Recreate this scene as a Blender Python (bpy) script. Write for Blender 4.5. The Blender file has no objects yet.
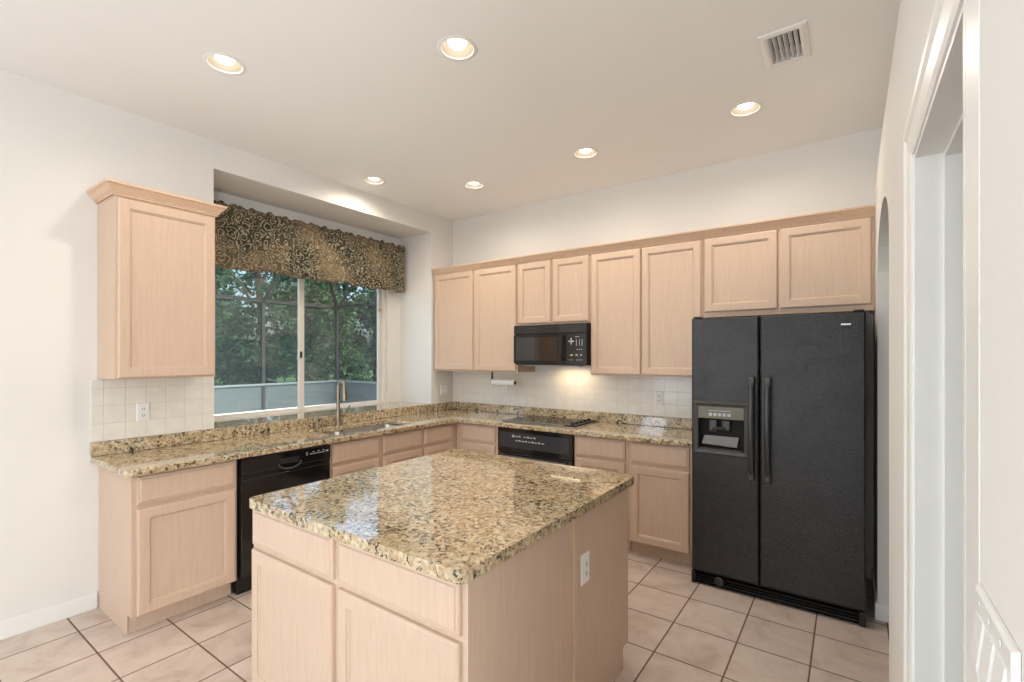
import bpy, bmesh, math, random
from math import pi, sin, cos, radians
from mathutils import Vector, Matrix
from mathutils.geometry import delaunay_2d_cdt

random.seed(7)
S = bpy.context.scene
COL = S.collection

# ------------------------------------------------------------------ camera
cam_d = bpy.data.cameras.new('camera')
cam_d.sensor_fit = 'HORIZONTAL'
cam_d.sensor_width = 36.0
cam_d.lens = 477.53 / 1024 * 36.0
cam_d.shift_y = 14.8 / 1024
cam_d.clip_start = 0.02
cam = bpy.data.objects.new('camera', cam_d)
cam.location = (3.710, -4.0654, 1.5194)
cam.rotation_euler = (pi / 2, 0, 0.61639)
COL.objects.link(cam)
S.camera = cam

# ------------------------------------------------------------------ view, world, sun, fill lamps, window daylight
S.view_settings.view_transform = 'Standard'
S.view_settings.look = 'None'
S.view_settings.exposure = 0.30
S.view_settings.gamma = 1.0
S.view_settings.use_curve_mapping = False

W = bpy.data.worlds.new('sky'); S.world = W
W.use_nodes = True
nt = W.node_tree
for n in list(nt.nodes): nt.nodes.remove(n)
sky = nt.nodes.new('ShaderNodeTexSky'); sky.sky_type = 'NISHITA'
sky.sun_disc = False; sky.sun_elevation = radians(52); sky.sun_rotation = radians(70)
sky.air_density = 1.0; sky.dust_density = 6.0; sky.ozone_density = 1.0
bgn = nt.nodes.new('ShaderNodeBackground'); bgn.inputs['Strength'].default_value = 0.62
wout = nt.nodes.new('ShaderNodeOutputWorld')
nt.links.new(sky.outputs[0], bgn.inputs[0]); nt.links.new(bgn.outputs[0], wout.inputs[0])

def lamp(name, typ, loc, rot, energy, color, **kw):
    d = bpy.data.lights.new(name, typ); d.energy = energy; d.color = color
    for k, v in kw.items(): setattr(d, k, v)
    o = bpy.data.objects.new(name, d); o.location = loc; o.rotation_euler = rot
    COL.objects.link(o); return o

# sun over the house, shining on the garden side (from +x, high)
sun = lamp('sun', 'SUN', (10, -4, 12), (0, 0, 0), 3.0, (1.0, 0.95, 0.86), angle=radians(0.6))
sun.rotation_euler = Vector((-0.62, 0.25, -0.90)).to_track_quat('-Z', 'Y').to_euler()

H = 3.055            # ceiling height
XR = 3.838           # lower right wall plane
YR = -9.0            # rear wall of the room behind the camera

# area lamp added inside the rear glazing as daylight fill, tilted up at the ceiling
lamp('rear_fill', 'AREA', (2.0, YR + 0.50, 1.30), (radians(124), 0, 0), 74, (0.84, 0.92, 1.0),
     shape='RECTANGLE', size=3.3, size_y=2.3)
# unseen area lamps added at the left and far right walls as fill
lamp('left_fill', 'AREA', (0.30, -6.4, 1.45), (0, radians(-108), 0), 56, (0.72, 0.86, 1.0),
     shape='RECTANGLE', size=2.0, size_y=1.8)
lamp('right_fill', 'AREA', (7.20, -6.2, 1.45), (0, radians(112), 0), 118, (0.84, 0.92, 1.0),
     shape='RECTANGLE', size=2.2, size_y=2.4)
# daylight entering by the kitchen window
pw = lamp('daylight_window', 'AREA', (-0.62, -1.475, 1.75), (0, radians(-90), 0), 1, (1, 1, 1),
          shape='RECTANGLE', size=1.5, size_y=1.9)
pw.data.cycles.is_portal = True

# ------------------------------------------------------------------ materials
def srgb(r, g, b):
    f = lambda c: (c / 255 / 12.92) if c <= 10.31 else ((c / 255 + 0.055) / 1.055) ** 2.4
    return (f(r), f(g), f(b), 1.0)

class M:
    def __init__(s, name):
        s.m = bpy.data.materials.new(name); s.m.use_nodes = True
        s.t = s.m.node_tree; s.n = s.t.nodes
        s.b = s.n['Principled BSDF']; s.out = s.n['Material Output']
    def node(s, typ, **kw):
        n = s.n.new(typ)
        for k, v in kw.items():
            if k.startswith('_'): setattr(n, k[1:], v)
            else: n.inputs[k].default_value = v
        return n
    def link(s, a, b): s.t.links.new(a, b)
    def coords(s, scale=(1, 1, 1), kind='Object'):
        tc = s.node('ShaderNodeTexCoord'); mp = s.node('ShaderNodeMapping')
        mp.inputs['Scale'].default_value = scale
        s.link(tc.outputs[kind], mp.inputs['Vector']); return mp.outputs[0]
    def noise(s, vec, scale, detail=4, rough=0.55, dist=0.0):
        n = s.node('ShaderNodeTexNoise', Scale=scale, Detail=detail, Roughness=rough, Distortion=dist)
        s.link(vec, n.inputs['Vector']); return n.outputs['Fac']
    def ramp(s, fac, stops, interp='LINEAR'):
        r = s.node('ShaderNodeValToRGB'); r.color_ramp.interpolation = interp
        e = r.color_ramp.elements
        while len(e) < len(stops): e.new(0.5)
        for el, (p, c) in zip(e, stops): el.position = p; el.color = c
        s.link(fac, r.inputs[0]); return r.outputs[0]
    def mix(s, fac, a, b, mode='MIX'):
        n = s.node('ShaderNodeMix', _data_type='RGBA', _blend_type=mode)
        for sock, v in ((n.inputs[0], fac), (n.inputs[6], a), (n.inputs[7], b)):
            if hasattr(v, 'is_linked'): s.link(v, sock)
            else: sock.default_value = v
        return n.outputs[2]
    def bump(s, h, strength, dist=0.01):
        n = s.node('ShaderNodeBump', Strength=strength, Distance=dist)
        s.link(h, n.inputs['Height']); s.link(n.outputs[0], s.b.inputs['Normal'])
    def color(s, c):
        if hasattr(c, 'is_linked'): s.link(c, s.b.inputs['Base Color'])
        else: s.b.inputs['Base Color'].default_value = c
    def set(s, rough=0.5, spec=0.5, metal=0.0, coat=0.0):
        s.b.inputs['Roughness'].default_value = rough
        s.b.inputs['Specular IOR Level'].default_value = spec
        s.b.inputs['Metallic'].default_value = metal
        s.b.inputs['Coat Weight'].default_value = coat
        return s

def plain(name, c, rough=0.5, spec=0.5, metal=0.0, var=0.03, coat=0.0):
    m = M(name).set(rough, spec, metal, coat)
    m.b.inputs['Coat Roughness'].default_value = rough
    v = m.noise(m.coords(), 6, 3)
    dark = tuple(x * (1 - var) for x in c[:3]) + (1,)
    m.color(m.ramp(v, [(0.3, dark), (0.7, c)])); return m.m

def wall_mat(name, c, bscale, bstr):
    m = M(name).set(0.75, 0.25)
    v = m.coords()
    big = m.noise(v, 1.2, 2)
    m.color(m.ramp(big, [(0.3, tuple(x * 0.985 for x in c[:3]) + (1,)), (0.7, c)]))
    m.bump(m.noise(v, bscale, 3, 0.6), bstr, 0.004); return m.m

def wood_mat(name, c1, c2, c3):
    m = M(name).set(0.42, 0.35)
    g = m.noise(m.coords((38, 38, 2.2)), 1.6, 5, 0.62, 0.6)
    f = m.noise(m.coords((220, 220, 9)), 1.0, 3, 0.6)
    col = m.ramp(g, [(0.28, c1), (0.52, c2), (0.78, c3)])
    col = m.mix(0.35, col, m.ramp(f, [(0.35, c1), (0.6, c3)]))
    m.color(col); m.bump(f, 0.05, 0.002); return m.m

def granite_mat():
    m = M('golden_granite').set(0.05, 0.9, 0.0, 0.35)
    v = m.coords()
    warp = m.node('ShaderNodeTexNoise', Scale=22.0, Detail=3.0)
    m.link(v, warp.inputs['Vector'])
    va = m.node('ShaderNodeVectorMath', _operation='SCALE'); va.inputs['Scale'].default_value = 0.035
    m.link(warp.outputs['Color'], va.inputs[0])
    vs = m.node('ShaderNodeVectorMath', _operation='ADD')
    m.link(v, vs.inputs[0]); m.link(va.outputs[0], vs.inputs[1]); wv = vs.outputs[0]
    cream, gold, tan, grey = srgb(220, 203, 171), srgb(186, 157, 114), srgb(146, 113, 76), srgb(150, 145, 125)
    base = m.ramp(m.noise(wv, 26, 5, 0.7), [(0.30, tan), (0.42, gold), (0.55, cream), (0.68, gold), (0.80, cream)])
    vor = m.node('ShaderNodeTexVoronoi', Scale=62.0); m.link(wv, vor.inputs['Vector'])
    sep = m.node('ShaderNodeSeparateColor'); m.link(vor.outputs['Color'], sep.inputs[0])
    cell = m.ramp(sep.outputs[0], [(0.0, gold), (0.25, cream), (0.45, grey), (0.6, tan), (0.85, cream)], 'CONSTANT')
    base = m.mix(0.38, base, cell)
    dark = m.noise(wv, 58, 4, 0.75)
    patch = m.noise(v, 9, 3)
    add = m.node('ShaderNodeMath', _operation='MULTIPLY_ADD'); m.link(patch, add.inputs[0])
    add.inputs[1].default_value = 0.22; m.link(dark, add.inputs[2])
    dm = m.ramp(add.outputs[0], [(0.645, (0, 0, 0, 1)), (0.695, (1, 1, 1, 1))])
    base = m.mix(dm, base, srgb(52, 47, 36))
    fine = m.ramp(m.noise(v, 150, 2, 0.6), [(0.62, (0, 0, 0, 1)), (0.70, (1, 1, 1, 1))])
    fm = m.node('ShaderNodeMath', _operation='MULTIPLY'); fm.inputs[1].default_value = 0.7
    m.link(fine, fm.inputs[0])
    base = m.mix(fm.outputs[0], base, srgb(88, 72, 46))
    m.color(base); return m.m

def tile_grid(m, vec, size, origin, gap, axes=(0, 1)):
    """returns grout mask (1 on grout) and a per-tile random colour"""
    sep = m.node('ShaderNodeSeparateXYZ'); m.link(vec, sep.inputs[0])
    outs, floors = [], []
    for ax, o in zip(axes, origin):
        a = m.node('ShaderNodeMath', _operation='SUBTRACT'); m.link(sep.outputs[ax], a.inputs[0]); a.inputs[1].default_value = o - size * 60
        d = m.node('ShaderNodeMath', _operation='DIVIDE'); m.link(a.outputs[0], d.inputs[0]); d.inputs[1].default_value = size
        fr = m.node('ShaderNodeMath', _operation='FRACT'); m.link(d.outputs[0], fr.inputs[0])
        fl = m.node('ShaderNodeMath', _operation='FLOOR'); m.link(d.outputs[0], fl.inputs[0])
        s = m.node('ShaderNodeMath', _operation='SUBTRACT'); m.link(fr.outputs[0], s.inputs[0]); s.inputs[1].default_value = 0.5
        b = m.node('ShaderNodeMath', _operation='ABSOLUTE'); m.link(s.outputs[0], b.inputs[0])
        outs.append(b.outputs[0]); floors.append(fl.outputs[0])
    mx = m.node('ShaderNodeMath', _operation='MAXIMUM'); m.link(outs[0], mx.inputs[0]); m.link(outs[1], mx.inputs[1])
    e = 0.5 - gap / size / 2
    mask = m.ramp(mx.outputs[0], [(e - 0.004 if gap > 0.004 else e - 0.012, (0, 0, 0, 1)), (e, (1, 1, 1, 1))])
    cx = m.node('ShaderNodeCombineXYZ'); m.link(floors[0], cx.inputs[0]); m.link(floors[1], cx.inputs[1])
    wn = m.node('ShaderNodeTexWhiteNoise', _noise_dimensions='3D'); m.link(cx.outputs[0], wn.inputs['Vector'])
    return mask, wn

def floor_mat():
    m = M('floor_tile').set(0.34, 0.45)
    v = m.coords()
    mask, wn = tile_grid(m, v, 0.331, (2.888, -0.981), 0.0065)
    off = m.node('ShaderNodeVectorMath', _operation='SCALE'); off.inputs['Scale'].default_value = 7.0
    m.link(wn.outputs['Color'], off.inputs[0])
    av = m.node('ShaderNodeVectorMath', _operation='ADD'); m.link(v, av.inputs[0]); m.link(off.outputs[0], av.inputs[1])
    cl = m.noise(av.outputs[0], 5.5, 5, 0.62, 0.8)
    col = m.ramp(cl, [(0.30, srgb(190, 170, 156)), (0.48, srgb(210, 191, 178)), (0.70, srgb(220, 203, 191))])
    tint = m.ramp(wn.outputs['Value'], [(0, (0.93, 0.92, 0.91, 1)), (1, (1, 1, 1, 1))])
    col = m.mix(1.0, col, tint, 'MULTIPLY')
    col = m.mix(mask, col, srgb(112, 86, 70))
    m.color(col)
    rr = m.ramp(mask, [(0, (0.3, 0.3, 0.3, 1)), (1, (0.85, 0.85, 0.85, 1))]); m.link(rr, m.b.inputs['Roughness'])
    inv = m.node('ShaderNodeMath', _operation='SUBTRACT'); inv.inputs[0].default_value = 1.0; m.link(mask, inv.inputs[1])
    m.bump(inv.outputs[0], 0.5, 0.003); return m.m

def splash_mat(name, axes, origin):
    m = M(name).set(0.16, 0.5)
    v = m.coords()
    mask, wn = tile_grid(m, v, 0.108, origin, 0.003, axes)
    c = m.noise(v, 14, 3)
    col = m.ramp(c, [(0.3, srgb(229, 222, 211)), (0.7, srgb(237, 231, 221))])
    col = m.mix(mask, col, srgb(222, 214, 203)); m.color(col)
    inv = m.node('ShaderNodeMath', _operation='SUBTRACT'); inv.inputs[0].default_value = 1.0; m.link(mask, inv.inputs[1])
    wob = m.node('ShaderNodeMath', _operation='MULTIPLY_ADD'); m.link(m.noise(v, 16, 2), wob.inputs[0]); wob.inputs[1].default_value = 0.9
    m.link(inv.outputs[0], wob.inputs[2])
    m.bump(wob.outputs[0], 0.45, 0.0025); return m.m

def valance_mat():
    m = M('scroll_print_fabric').set(0.9, 0.1)
    v = m.coords()
    nz = m.node('ShaderNodeTexNoise', Scale=14.0, Detail=2.0); m.link(v, nz.inputs['Vector'])
    sc = m.node('ShaderNodeVectorMath', _operation='SCALE'); sc.inputs['Scale'].default_value = 0.09; m.link(nz.outputs['Color'], sc.inputs[0])
    ad = m.node('ShaderNodeVectorMath', _operation='ADD'); m.link(v, ad.inputs[0]); m.link(sc.outputs[0], ad.inputs[1])
    vo = m.node('ShaderNodeTexVoronoi', Scale=16.0); m.link(ad.outputs[0], vo.inputs['Vector'])
    sn = m.node('ShaderNodeMath', _operation='MULTIPLY'); m.link(vo.outputs['Distance'], sn.inputs[0]); sn.inputs[1].default_value = 19.0
    si = m.node('ShaderNodeMath', _operation='SINE'); m.link(sn.outputs[0], si.inputs[0])
    col = m.ramp(si.outputs[0], [(0.0, srgb(60, 60, 52)), (0.25, srgb(102, 98, 85)), (0.6, srgb(140, 131, 108)), (1.0, srgb(168, 156, 130))])
    sp = m.noise(v, 40, 3, 0.7)
    col = m.mix(m.ramp(sp, [(0.56, (0, 0, 0, 1)), (0.64, (1, 1, 1, 1))]), col, srgb(78, 76, 62))
    big = m.noise(v, 3.0, 2)
    col = m.mix(m.ramp(big, [(0.4, (0, 0, 0, 1)), (0.65, (0.4, 0.4, 0.4, 1))]), col, srgb(168, 146, 112))
    m.color(col); m.bump(sp, 0.2, 0.004); return m.m

def fridge_mat():
    m = M('textured_black_enamel').set(0.40, 0.5)
    v = m.coords()
    g = m.noise(v, 75, 3, 0.6)
    m.color(m.ramp(g, [(0.35, srgb(26, 25, 25)), (0.65, srgb(44, 42, 41))]))
    m.link(m.ramp(m.noise(v, 7, 5, 0.65), [(0.3, (0.30, 0.30, 0.30, 1)), (0.7, (0.46, 0.46, 0.46, 1))]), m.b.inputs['Roughness'])
    m.bump(m.noise(v, 95, 3, 0.6), 0.6, 0.004); return m.m

def glass_mat(name, tint, fres):
    m = M(name); m.n.remove(m.b)
    tr = m.node('ShaderNodeBsdfTransparent'); tr.inputs[0].default_value = tint
    gl = m.node('ShaderNodeBsdfGlossy'); gl.inputs['Roughness'].default_value = 0.0
    fr = m.node('ShaderNodeFresnel', IOR=fres)
    geo = m.node('ShaderNodeNewGeometry'); io = m.node('ShaderNodeMapRange'); m.link(geo.outputs['Backfacing'], io.inputs['Value'])
    io.inputs['To Min'].default_value = fres; io.inputs['To Max'].default_value = 1 / fres      # same reflection on the way out
    m.link(io.outputs[0], fr.inputs['IOR'])
    mx = m.node('ShaderNodeMixShader'); m.link(fr.outputs[0], mx.inputs[0]); m.link(tr.outputs[0], mx.inputs[1]); m.link(gl.outputs[0], mx.inputs[2])
    m.link(mx.outputs[0], m.out.inputs[0]); return m.m

def screen_mat():
    m = M('insect_screen'); m.n.remove(m.b)
    tr = m.node('ShaderNodeBsdfTransparent'); df = m.node('ShaderNodeBsdfDiffuse'); df.inputs[0].default_value = srgb(60, 66, 68)
    mx = m.node('ShaderNodeMixShader'); mx.inputs[0].default_value = 0.42
    m.link(tr.outputs[0], mx.inputs[1]); m.link(df.outputs[0], mx.inputs[2]); m.link(mx.outputs[0], m.out.inputs[0]); return m.m

def glow_mat(name, c, strength):
    m = M(name); m.color(c); m.b.inputs['Emission Color'].default_value = c; m.b.inputs['Emission Strength'].default_value = strength
    return m.m

def leaf_mat(name, a, b, c):
    m = M(name).set(0.5, 0.3)
    v = m.coords()
    m.color(m.ramp(m.noise(v, 2.2, 4, 0.7), [(0.3, a), (0.5, b), (0.72, c)]))
    tl = m.node('ShaderNodeBsdfTranslucent'); tl.inputs[0].default_value = b
    mx = m.node('ShaderNodeMixShader'); mx.inputs[0].default_value = 0.25
    m.link(m.b.outputs[0], mx.inputs[1]); m.link(tl.outputs[0], mx.inputs[2]); m.link(mx.outputs[0], m.out.inputs[0]); return m.m

MT = dict(
    wall=wall_mat('wall_paint', srgb(232, 228, 222), 130, 0.10),
    ceil=wall_mat('ceiling_paint', srgb(247, 245, 241), 45, 0.22),
    trim=plain('white_trim_paint', srgb(238, 236, 230), 0.35, 0.4, 0, 0.01),
    wood=wood_mat('pickled_maple', srgb(203, 175, 152), srgb(210, 183, 160), srgb(216, 190, 168)),
    crownwood=wood_mat('maple_crown', srgb(208, 174, 144), srgb(217, 185, 156), srgb(224, 194, 167)),
    inside=plain('cabinet_inside', srgb(205, 172, 138), 0.6),
    granite=granite_mat(), floor=floor_mat(),
    splash_b=splash_mat('white_ceramic_tile', (0, 2), (1.885, 1.000)),
    splash_l=splash_mat('white_ceramic_tile_left', (1, 2), (-3.0235, 1.000)),
    valance=valance_mat(), fridge=fridge_mat(),
    black=plain('black_plastic', srgb(22, 21, 21), 0.35, 0.5),
    gloss=plain('black_glass', srgb(24, 24, 26), 0.04, 1.0, coat=1.0),
    blackm=plain('black_enamel', srgb(24, 23, 23), 0.09, 0.7),
    hgrey=plain('charcoal_plastic', srgb(44, 43, 42), 0.32, 0.5),
    mgrey=plain('mid_grey_plastic', srgb(128, 128, 128), 0.3, 0.5),
    ceramic=plain('cooktop_glass', srgb(16, 16, 17), 0.06, 0.4),
    pgrey=plain('reflection_grey_panel', srgb(58, 60, 64), 0.15, 0.6),  # bluish-grey reflection on the oven glass put into the base colour
    grey=plain('dark_grey_plastic', srgb(66, 64, 62), 0.4, 0.5),
    lgrey=plain('pale_grey_print', srgb(190, 190, 190), 0.5),
    white=plain('white_plastic', srgb(240, 238, 234), 0.35, 0.45, 0, 0.01),
    steel=plain('brushed_steel', srgb(190, 188, 184), 0.28, 0.5, 1.0),
    nickel=plain('brushed_nickel', srgb(150, 138, 122), 0.34, 0.5, 1.0),
    olive=plain('olive_panel', srgb(96, 88, 58), 0.25, 0.5),  # yellowish reflection on the dispenser panel put into its colour
    slot=plain('dark_slot', srgb(30, 28, 26), 0.8),
    vinyl=plain('beige_vinyl', srgb(226, 218, 206), 0.4, 0.4, 0, 0.01),
    glass=glass_mat('window_glass', (0.88, 0.95, 0.945, 1), 1.45),
    screen=screen_mat(),
    bronze=plain('bronze_aluminium', srgb(44, 46, 50), 0.5),
    kick=plain('grey_kick_plate', srgb(74, 82, 86), 0.6),
    rail=plain('grey_rail', srgb(104, 111, 115), 0.5),
    deck=plain('pool_deck_concrete', srgb(214, 210, 202), 0.8, 0.3, 0, 0.12),
    grass=plain('garden_grass', srgb(70, 96, 46), 0.9, 0.2, 0, 0.4),
    bark=plain('tree_bark', srgb(92, 78, 64), 0.9, 0.2, 0, 0.4),
    leaf1=leaf_mat('leaf_dark', srgb(24, 48, 36), srgb(44, 76, 52), srgb(82, 112, 78)),
    leaf2=leaf_mat('leaf_mid', srgb(32, 60, 42), srgb(56, 92, 60), srgb(100, 130, 92)),
    baffle=plain('can_baffle', srgb(120, 112, 100), 0.5),
    bulb=glow_mat('lamp_lens', (1.0, 0.90, 0.74, 1), 9.0),
    hood=glow_mat('hood_lamp', (1.0, 0.82, 0.56, 1), 2.5),
)

# ------------------------------------------------------------------ geometry helpers
class B:
    """collects shapes into one bmesh, then links them as ONE mesh object"""
    def __init__(s): s.bm = bmesh.new()
    def box(s, x0, x1, y0, y1, z0, z1, bev=0.0, seg=2):
        r = bmesh.ops.create_cube(s.bm, size=1.0)
        vs = r['verts']
        for v in vs:
            v.co = Vector(((x0 + x1) / 2 + v.co.x * (x1 - x0), (y0 + y1) / 2 + v.co.y * (y1 - y0), (z0 + z1) / 2 + v.co.z * (z1 - z0)))
        if bev > 0:
            es = list({e for v in vs for e in v.link_edges})
            bmesh.ops.bevel(s.bm, geom=es, offset=bev, segments=seg, profile=0.5, affect='EDGES')
        return s
    def rings(s, rings, close_first=False, close_last=True, mat=None):
        """list of closed point loops (same count) skinned in order"""
        loops = [[s.bm.verts.new(p) for p in r] for r in rings]
        n = len(loops[0])
        for a, b in zip(loops, loops[1:]):
            for i in range(n):
                s.bm.faces.new((a[i], a[(i + 1) % n], b[(i + 1) % n], b[i]))
        if close_first: s.bm.faces.new(list(reversed(loops[0])))
        if close_last: s.bm.faces.new(loops[-1])
        return s
    def lathe(s, prof, center=(0, 0, 0), axis='Z', n=32, cap=True):
        cx, cy, cz = center
        def P(r, h, a):
            if axis == 'Z': return (cx + r * cos(a), cy + r * sin(a), cz + h)
            if axis == 'X': return (cx + h, cy + r * cos(a), cz + r * sin(a))
            return (cx + r * sin(a), cy + h, cz + r * cos(a))
        rs = [[P(max(r, 1e-5), h, 2 * pi * i / n) for i in range(n)] for r, h in prof]
        return s.rings(rs, cap, cap)
    def tube(s, pts, r, n=12, cap=True):
        pts = [Vector(p) for p in pts]
        rad = r if isinstance(r, (list, tuple)) else [r] * len(pts)
        up = Vector((0.0137, 0.021, 1)).normalized(); rs = []; prev = None
        for i, p in enumerate(pts):
            d = (pts[min(i + 1, len(pts) - 1)] - pts[max(i - 1, 0)]).normalized()
            if prev is None:
                ref = up if abs(d.dot(up)) < 0.95 else Vector((1, 0, 0))
                u = d.cross(ref).normalized()
            else:
                u = (prev - d * prev.dot(d)).normalized()
            prev = u; w = d.cross(u)
            rs.append([p + (u * cos(2 * pi * k / n) + w * sin(2 * pi * k / n)) * rad[i] for k in range(n)])
        return s.rings(rs, cap, cap)
    def poly(s, pts, z0, z1, holes=()):
        """flat slab from an outline with holes"""
        vs = [Vector((p[0], p[1])) for p in pts]; es = [(i, (i + 1) % len(pts)) for i in range(len(pts))]
        for h in holes:
            b = len(vs); vs += [Vector((p[0], p[1])) for p in h]; es += [(b + i, b + (i + 1) % len(h)) for i in range(len(h))]
        r = delaunay_2d_cdt(vs, es, [], 0, 1e-6)
        def inside(p, poly):
            c = False
            for (ax, ay), (bx, by) in zip(poly, poly[1:] + poly[:1]):
                if (ay > p[1]) != (by > p[1]) and p[0] < (bx - ax) * (p[1] - ay) / (by - ay) + ax: c = not c
            return c
        keep = []
        for f in r[2]:
            c = (sum(r[0][i].x for i in f) / len(f), sum(r[0][i].y for i in f) / len(f))
            if inside(c, list(pts)) and not any(inside(c, list(h)) for h in holes): keep.append(f)
        top = [s.bm.verts.new((v.x, v.y, z1)) for v in r[0]]; bot = [s.bm.verts.new((v.x, v.y, z0)) for v in r[0]]
        cnt = {}
        for f in keep:
            try:
                s.bm.faces.new([top[i] for i in f]); s.bm.faces.new([bot[i] for i in reversed(f)])
            except ValueError: continue
            for i in range(len(f)):
                k = (f[i], f[(i + 1) % len(f)])
                cnt[k] = 1
        for (a, b) in cnt:
            if (b, a) not in cnt: s.bm.faces.new((top[b], top[a], bot[a], bot[b]))
        return s
    def build(s, name, mat, parent=None, smooth=False, bevel=0.0, bseg=2):
        bmesh.ops.recalc_face_normals(s.bm, faces=s.bm.faces)
        me = bpy.data.meshes.new(name); s.bm.to_mesh(me); s.bm.free()
        me.materials.append(mat)
        o = bpy.data.objects.new(name, me); COL.objects.link(o)
        if parent: o.parent = parent
        if smooth:
            for p in me.polygons: p.use_smooth = True
            me.set_sharp_from_angle(angle=radians(40))
        if bevel:
            md = o.modifiers.new('bevel', 'BEVEL'); md.width = bevel; md.segments = bseg; md.limit_method = 'ANGLE'; md.angle_limit = radians(40)
        return o

def tag(o, label=None, cat=None, group=None, kind=None):
    if label: o['label'] = label
    if cat: o['category'] = cat
    if group: o['group'] = group
    if kind: o['kind'] = kind
    return o

def empty(name, loc, rz=0.0, label=None, cat=None, group=None, kind=None):
    o = bpy.data.objects.new(name, None); o.empty_display_size = 0.1
    o.location = loc; o.rotation_euler = (0, 0, rz); COL.objects.link(o)
    return tag(o, label, cat, group, kind)

def copy_tree(o, parent=None):
    c = o.copy(); COL.objects.link(c)
    if parent: c.parent = parent
    for ch in [x for x in bpy.data.objects if x.parent == o]: copy_tree(ch, c)
    return c

def rect(x0, x1, z0, z1, y):
    return [(x0, y, z0), (x1, y, z0), (x1, y, z1), (x0, y, z1)]

def front_panel(prof, x0, x1, z0, z1, y):
    """panel face: profile of (inset, height above y toward -y) swept round a rectangle"""
    b = B()
    b.rings([rect(x0 + i, x1 - i, z0 + i, z1 - i, y - h) for i, h in prof], True, True)
    return b
DOOR = [(0, 0), (0, .013), (.003, .017), (.008, .020), (.052, .020), (.0535, .0150), (.059, .0150), (.064, .0080)]
DRAWER = [(0, 0), (0, .011), (.003, .014), (.012, .015), (.015, .019), (.019, .020)]
def door(name, x0, x1, z0, z1, y, parent, mat=None):
    return front_panel(DOOR, x0, x1, z0, z1, y).build(name, mat or MT['wood'], parent)
def drawer(name, x0, x1, z0, z1, y, parent):
    return front_panel(DRAWER, x0, x1, z0, z1, y).build(name, MT['wood'], parent)

# ------------------------------------------------------------------ the setting
def struct(o): o['kind'] = 'structure'; return o

b = B(); b.box(-0.6, 8.0, YR - 0.2, 0.2, -0.12, 0.0)
struct(b.build('floor', MT['floor']))

LIGHTS = [(1.025, -2.888), (2.108, -2.276), (3.178, -0.801), (2.074, -0.793), (0.305, -1.351), (0.949, -0.760)]
circ = lambda x, y, r, n=24: [(x + r * cos(-2 * pi * i / n), y + r * sin(-2 * pi * i / n)) for i in range(n)]
VENT = (3.343, 3.550, -1.506, -1.190)
vh = [(VENT[0] + .03, VENT[2] + .03), (VENT[0] + .03, VENT[3] - .03), (VENT[1] - .03, VENT[3] - .03), (VENT[1] - .03, VENT[2] + .03)]
b = B()
b.poly([(-0.6, YR - 0.2), (8.0, YR - 0.2), (8.0, 0.2), (-0.6, 0.2)], H, H + 0.16, [circ(x, y, 0.080) for x, y in LIGHTS] + [vh])
b.box(-0.6, 8.0, YR - 0.2, 0.2, H + 0.165, H + 0.25)
struct(b.build('ceiling', MT['ceil']))

AY0, AY1, AZ0, AZ1, AXD = -2.515, -0.343, 0.962, 2.858, -0.50       # window alcove
WY0, WY1, WZ0, WZ1 = -2.43, -0.52, 1.000, 2.50                      # window opening
b = B()
b.box(-0.6, 0, YR - 0.2, -7.4, 0, H); b.box(-0.6, 0, -5.4, AY0, 0, H)          # opening for an added, unseen window behind the camera
b.box(-0.6, 0, -7.4, -5.4, 0, .55); b.box(-0.6, 0, -7.4, -5.4, 2.35, H)
b.box(-0.6, 0, AY1, 0.2, 0, H)
b.box(-0.6, 0, AY0, AY1, 0, AZ0)
b.box(-0.6, 0, AY0, AY1, AZ1, H)
b.box(-0.6, AXD, AY0, WY0, AZ0, AZ1)
b.box(-0.6, AXD, WY1, AY1, AZ0, AZ1)
b.box(-0.6, AXD, WY0, WY1, WZ1, AZ1)
b.box(-0.6, AXD, WY0, WY1, AZ0, WZ0)
struct(b.build('wall_left', MT['wall']))
b = B(); b.box(0, 8.0, 0, 0.2, 0, H)
struct(b.build('wall_back', MT['wall']))

# right wall: lower plane at XR, its head coved outwards to the ceiling; arched opening and a door opening
ARY0, ARY1, ARZ, ARH = -1.605, -0.600, 2.001, 0.267                   # arched opening
DY0, DY1, DZ = -3.189, -2.562, 2.008                                   # door opening
TH = 0.12
cove = [(XR, 2.55), (XR + .014, 2.75), (XR + .042, 2.913), (XR + .070, 3.02), (XR + .074, H)]
b = B()
def wseg(y0, y1, z0, z1): b.box(XR, XR + TH, y0, y1, z0, z1)
wseg(ARY1, 0, 0, 2.55); wseg(DY1, ARY0, 0, 2.55); wseg(-3.62, DY0, 0, 2.55); wseg(DY0, DY1, DZ, 2.55)
n = 24; ymid = (ARY0 + ARY1) / 2; hw = (ARY1 - ARY0) / 2
arc = [(ymid - hw * cos(pi * i / n), ARZ + ARH * sin(pi * i / n)) for i in range(n + 1)]
for (ya, za), (yb, zb) in zip(arc, arc[1:]):
    q = [(ya, za), (yb, zb), (yb, 2.55), (ya, 2.55)]
    b.rings([[(XR, y, z) for y, z in q], [(XR + TH, y, z) for y, z in q]], True, True)
pr_ = cove + [(XR + TH, H), (XR + TH, 2.55)]
b.rings([[(x, -3.62, z) for x, z in pr_], [(x, 0, z) for x, z in pr_]], True, True)
struct(b.build('wall_right', MT['wall']))

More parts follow.
